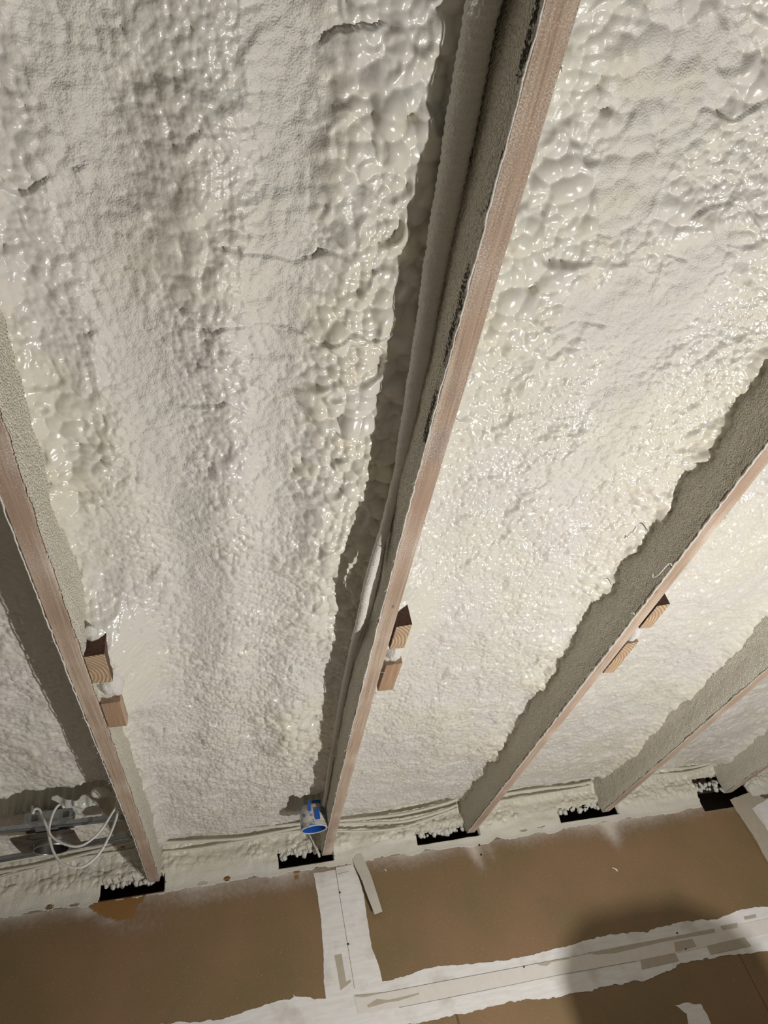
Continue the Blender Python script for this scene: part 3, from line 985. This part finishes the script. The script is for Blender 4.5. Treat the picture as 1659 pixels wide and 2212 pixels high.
run('foam_coated_cable', CAB2, .006, 160, .0009, 'second thinner foam-coated cable tucked against the central joist', 'cable', FOAM, dust=1.0, group='cables beside the central joist', seed=9)

# foam-coated cables along the head of the wall, bay by bay
W = [('m', [(-.75, .108), (-.6026, .1079), (-.4531, .1181), (-.3142, .1275), (-.1046, .14), (-.03, .143)], 'at the left behind the recessed light'),
     ('0', [(.02, .122), (.1504, .1179), (.3069, .1124), (.4497, .113), (.5589, .1117), (.60, .110)], 'left of the blue electrical box'),
     ('1', [(.655, .100), (.8171, .085), (.9512, .0806), (1.1148, .1017), (1.18, .115)], 'right of the blue electrical box'),
     ('2', [(1.25, .118), (1.4, .1237), (1.5409, .1289), (1.6933, .1267), (1.795, .13)], 'in front of the thin joist'),
     ('3', [(1.86, .136), (1.9834, .1411), (2.1478, .1411), (2.275, .1329), (2.40, .1401)], 'nearest the right edge')]
for nm, pts, where in W:
    for j, (dz, yy, r) in enumerate([(0.002, -.066, .0062), (-.016, -.058, .0058), (-.031, -.046, .0045)]):
        q = [(x, yy - .006 * math.sin(x * 7 + j * 2), z + dz + .006 * math.sin(x * 9 + j * 1.9)) for x, z in pts]
        P0 = spline(q, 120)
        V, F = tube(P0, r, 10, lump=.0011, seed=j + 3)
        o = mesh_obj('wall_cable', V, F, FOAM, smooth=True, attrs={'dust': np.full(len(V), .6), 'yellow_tint': np.full(len(V), .55)})
        props(o, label='%s foam-coated cable along the wall head %s' % (['uppermost', 'middle', 'lowest'][j], where), cat='cable', group='cables along the wall head')

# ------------------------------------------------------------------ blue round electrical box
eb = empty('electrical_box', L2W(.553, .355, 0), TR, label='round blue electrical box dusted with foam at the foot of the central joist', cat='box')
r = .045
V, F = lathe([(r, .0), (r + .001, .004), (r, .014), (r - .001, .016), (r, .018), (r - .001, .045), (r - .003, .072), (r - .008, .077), (.0005, .078)], 48)
mesh_obj('body', V, F, BLUECOAT, eb, smooth=True)
V, F = lathe([(r - .004, .001), (r - .005, .03), (r - .006, .066), (.0005, .067)], 48)
o = mesh_obj('inside', V, F, BLUE, eb, smooth=True); o['label'] = 'clean bright blue inside'
V, F = lathe([(r - .004, .001), (r - .004, -.0012), (r + .001, -.0012), (r + .0015, .003), (r, .003)], 48)
o = mesh_obj('rim', V, F, plain('white_dusted_rim', (.70, .70, .72), .6), eb, smooth=True); o['label'] = 'white dusted rim'
V, F = box(.004, .020, -r - .006, -r + .002, .018, .052)
mesh_obj('clamp', V, F, BLUE, eb)
V, F = box(-.018, -.008, -r - .005, -r + .003, .05, .085)
mesh_obj('clamp', V, F, BLUE, eb)
V, F = box(.0, .03, -.03, -.012, .072, .088)
mesh_obj('clamp', V, F, BLUE, eb)
V, F = box(.012, .03, -.004, .014, .063, .0665)
o = mesh_obj('sticker', V, F, REDPRINT, eb)
# foam drips between box and gap
o_pts = [(.560, -.055, .085), (.575, -.04, .05), (.590, -.03, .015), (.598, -.022, -.012)]
V, F = tube(spline(o_pts, 40), .0045, 9, lump=.004, seed=8)
props(mesh_obj('foam_drip', V, F, FOAM, smooth=True, attrs={'dust': np.full(len(V), .5), 'yellow_tint': np.full(len(V), .2)}), label='knobbly foam drip beside the gap under the blue box', cat='insulation')

# ------------------------------------------------------------------ recessed light housing on hanger bars
rl = empty('recessed_light', L2W(-.252, .535, 0), TR, label='grey steel recessed light housing hung on two bars, black round opening', cat='light fixture')
cx, cu = -.252, .535


def lb(x0, x1, u0, u1, h0, h1):
    return box(x0 - cx, x1 - cx, -(u1 - cu), -(u0 - cu), h0, h1)


r = .049
V, F = lathe([(r, .0), (r - .0015, .001), (r - .0015, .10), (.0005, .102)], 44)
o = mesh_obj('can', V, F, BLACK, rl, smooth=True); o['label'] = 'black enamelled can'
V, F = lathe([(r - .0015, .0), (r - .001, -.0012), (r + .001, -.0012), (r + .0014, .002), (r + .0004, .012), (r + .0004, .05)], 44)
mesh_obj('rim', V, F, RIMSTEEL, rl, smooth=True)
# flat pan with the can's hole left open, longer towards the camera side
seg = 88
V, F = [], []
X0, X1, Y0, Y1 = -.092, .080, -.112, .053
for h_ in (.0125, .0140):
    for j in range(seg):
        a = 2 * math.pi * j / seg
        V.append((r * 1.03 * math.cos(a), r * 1.03 * math.sin(a), h_))
    for j in range(seg):
        a = 2 * math.pi * j / seg
        c_, s_ = math.cos(a), math.sin(a)
        k_ = min((X1 if c_ > 0 else X0) / c_ if abs(c_) > 1e-6 else 9, (Y1 if s_ > 0 else Y0) / s_ if abs(s_) > 1e-6 else 9)
        V.append((c_ * k_, s_ * k_, h_ + .002 * math.sin(a * 3)))
for j in range(seg):
    k_ = (j + 1) % seg
    F.append((j, seg + j, seg + k_, k_)); F.append((2 * seg + j, 2 * seg + k_, 3 * seg + k_, 3 * seg + j)); F.append((seg + j, 3 * seg + j, 3 * seg + k_, seg + k_))
o = mesh_obj('pan', V, F, PAN, rl); o['label'] = 'dull dark steel pan'
V, F = lb(-.311, -.182, .595, .648, .034, .076)
o = mesh_obj('junction_box', V, F, GALV, rl)
V, F = lb(-.316, -.177, .644, .651, .026, .050)
mesh_obj('junction_box_lid', V, F, GALV, rl)
for x_ in (-.29, -.205):
    V, F = lb(x_, x_ + .016, .649, .652, .050, .066)
    mesh_obj('box_tab', V, F, PAN, rl)
for (a, b, hh) in [((-.66, .690), (-.0235, .632), .026), ((-.66, .405), (-.0235, .487), .016)]:
    V, F = [], []
    for (w0, w1, z0, z1) in [(-.010, .010, 0, .0014), (-.010, -.0085, 0, .013), (.0085, .010, 0, .013), (-.003, .003, -.002, 0)]:
        b0 = len(V)
        for (px, pu) in (a, b):
            V += [(px - cx, -(pu + w0 - cu), hh + z0), (px - cx, -(pu + w1 - cu), hh + z0), (px - cx, -(pu + w1 - cu), hh + z1), (px - cx, -(pu + w0 - cu), hh + z1)]
        F += [tuple(b0 + i for i in f) for f in [(0, 1, 2, 3), (7, 6, 5, 4), (0, 4, 5, 1), (1, 5, 6, 2), (2, 6, 7, 3), (3, 7, 4, 0)]]
    hb = mesh_obj('hanger_bar', V, F, GALV, rl)
    bx = b[0] - cx
    V, F = box(bx, bx + .004, -(b[1] + .014 - cu), -(b[1] - .014 - cu), hh - .012, hh + .022)
    mesh_obj('bar_foot', V, F, GALV, hb)
V, F = lb(-.275, -.215, .622, .650, .020, .026)
mesh_obj('bar_clip', V, F, GALV, rl)
V, F = lb(-.266, -.250, .5745, .5760, .030, .046)
mesh_obj('sticker', V, F, REDPRINT, rl)
V, F = lb(-.248, -.240, .5745, .5760, .030, .046)
mesh_obj('sticker', V, F, WHITEPRINT, rl)

LOOPA = [(-0.29, 0.66, 0.09), (-0.2759, 0.7, 0.0563), (-0.2712, 0.7, 0.067), (-0.2581, 0.7, 0.062), (-0.2455, 0.7, 0.0358), (-0.2291, 0.7, 0.0015), (-0.2214, 0.7, -0.0247), (-0.2066, 0.7, -0.0609), (-0.1821, 0.7, -0.0917), (-0.1474, 0.7, -0.1073), (-0.1176, 0.7, -0.1041), (-0.0861, 0.7, -0.0782), (-0.064, 0.7, -0.0374), (-0.0481, 0.7, 0.0087), (-0.0436, 0.7, 0.0413), (-0.038, 0.69, 0.09), (-0.03, 0.69, 0.13)]
LOOPB = [(-0.205, 0.66, 0.09), (-0.1895, 0.72, 0.0544), (-0.1983, 0.72, 0.0638), (-0.2099, 0.72, 0.0555), (-0.2193, 0.72, 0.0291), (-0.2209, 0.72, -0.0088), (-0.1999, 0.72, -0.0335), (-0.1613, 0.72, -0.0544), (-0.1306, 0.72, -0.0573), (-0.1013, 0.72, -0.0412), (-0.0784, 0.72, -0.0159), (-0.0587, 0.72, 0.017), (-0.0474, 0.72, 0.0386), (-0.042, 0.72, 0.08), (-0.035, 0.72, 0.13)]
run('supply_cable', LOOPA, .0036, 180, .0003, 'longer white cable loop hanging lowest below the recessed light', 'cable', CABLEW, group='white cable loops')
run('supply_cable', LOOPB, .0034, 160, .0003, 'shorter white cable loop hanging in front of the recessed light', 'cable', CABLEW, group='white cable loops')
foam_blob(-.13, .60, .075, .03, .018, .014, 13, 'shiny foam wad stuck beside the recessed light junction box')
foam_blob(-.10, .68, .10, .03, .022, .016, 15, 'shiny foam lump between recessed light and leftmost joist')

# ------------------------------------------------------------------ torn tape hanging off the wall
HG = [(.7237, .0356), (.7504, .027), (.7580, .0), (.7697, -.0482), (.7811, -.0981), (.7870, -.15), (.7987, -.238)]
HL = [(.7130, .0356), (.7170, .01), (.7193, -.0048), (.733, -.0733), (.7441, -.1138), (.7540, -.175), (.7693, -.242)]
V, F = [], []
n = 40
GR = spline([(a, 0, b) for a, b in HG], n); GL = spline([(a, 0, b) for a, b in HL], n)
for i in range(n):
    t = i / (n - 1)
    out = -.0022 - .016 * ss(.25, 1.0, np.array(t)) * (1 + .2 * math.sin(9 * t))
    jg = .0018 * (vnoise(np.array([i * .9]), np.array([0.]), 3)[0] - .5)
    for th_ in (0, .0006):
        V.append((GL[i][0] + jg, out + .003 * math.sin(t * 7) - th_, GL[i][2]))
        V.append(((GL[i][0] + GR[i][0]) / 2, out - .002 - th_, (GL[i][2] + GR[i][2]) / 2))
        V.append((GR[i][0], out - .004 * t - th_, GR[i][2]))
for i in range(n - 1):
    a = i * 6; b = a + 6
    for c0 in (0, 1):
        F.append((a + c0, b + c0, b + c0 + 1, a + c0 + 1)); F.append((a + 3 + c0, a + 4 + c0, b + 4 + c0, b + 3 + c0))
    F.append((a, a + 3, b + 3, b)); F.append((a + 2, b + 2, b + 5, a + 5))
F.append((n * 6 - 6, n * 6 - 5, n * 6 - 2, n * 6 - 3)); F.append((n * 6 - 5, n * 6 - 4, n * 6 - 1, n * 6 - 2))
tt = mesh_obj('torn_tape', V, F, plain('dusty_loose_tape', (.62, .59, .52), .8, ns=40, var=.06))
props(tt, label='loose strip of grey paper tape peeling off the brown wall', cat='tape')

# crumbs of foam stuck on the brown wall
CRUMB = [(1.762, -.228, .010, 'largest white foam crumb on the right part of the brown wall'), (.842, -.088, .007, 'white foam crumb near the top of the loose tape'),
         (.575, -.150, .005, 'small shiny foam crumb on the vertical joint strip edge'), (.455, -.437, .005, 'teardrop foam crumb above the horizontal white band')]
for i, (x, z, r, lab) in enumerate(CRUMB):
    q = spline([(x - r, -.002, z + r * .9), (x, -.004, z + r * .1), (x + r * .5, -.003, z - r * .9)], 14)
    V, F = tube(q, np.interp(np.linspace(0, 1, 14), [0, .5, .8, 1], [.15 * r, .3 * r, .5 * r, .12 * r]), 8, lump=r * .1, seed=i)
    props(mesh_obj('foam_crumb', V, F, FOAM, smooth=True, attrs={'dust': np.full(len(V), .3), 'yellow_tint': np.zeros(len(V))}), label=lab, cat='debris', group='foam crumbs on the wall')

# ------------------------------------------------------------------ tripod work light out of frame, plus an added blocker for the wall shadow


def tripod(x, y, top, name, label, aim):
    t = empty(name, (x, y, FLOOR_Z), label=label, cat='lamp', group='tripod work lights')
    h = top - FLOOR_Z
    V, F = tube(np.array([(0, 0, .35), (0, 0, .8), (0, 0, h - .10)]), .013, 12)
    mesh_obj('pole', V, F, RUBBER, t)
    for a in (0.4, 2.5, 4.6):
        V, F = tube(np.array([(0, 0, .62), (.2 * math.cos(a), .2 * math.sin(a), .3), (.4 * math.cos(a), .4 * math.sin(a), .012)]), .010, 10)
        mesh_obj('leg', V, F, RUBBER, t)
    return t, h


# the lit lamp: the point source sits just clear of the cowl's open top
t, h = tripod(LAMP.x, LAMP.y, LAMP.z - .03, 'lamp_or_blocker', 'lit tripod work light standing on the floor under the joists', 1)
V, F = lathe([(.02, h - .11), (.05, h - .10), (.065, h - .05), (.07, h - .035), (.066, h - .035), (.05, h - .085), (.0005, h - .09)], 28)
mesh_obj('lamp_or_blocker_head', V, F, LAMPBODY, t, smooth=True)
SX, SY, SZ = 1.520, -1.09, -1.352  # added unseen blocker, shaped to throw the rounded shadow on the wall
t, h = tripod(SX, SY, SZ - .02, 'lamp_or_blocker', 'made-up tripod shadow blocker standing nearer the wall', 0)
V, F = [], []
hw = .110
outl = [(-hw, h - .30), (hw, h - .30), (hw, h - .06), (hw - .02, h - .03), (hw - .06, h - .004), (0, h), (-hw + .05, h - .002), (-hw + .018, h - .022), (-hw, h - .05)]
m_ = len(outl)
V = [(a, -.045, b) for a, b in outl] + [(a, .045, b) for a, b in outl]
F = [tuple(range(m_)), tuple(m_ + i for i in range(m_ - 1, -1, -1))] + [(i, m_ + i, m_ + (i + 1) % m_, (i + 1) % m_) for i in range(m_)]
mesh_obj('lamp_or_blocker_head', V, F, LAMPBODY, t)
V, F = box(-hw + .015, hw - .015, .045, .048, h - .25, h - .04)
mesh_obj('lens', V, F, plain('blocker_front', (.6, .6, .58), .3), t)  # front plate of the added shadow blocker
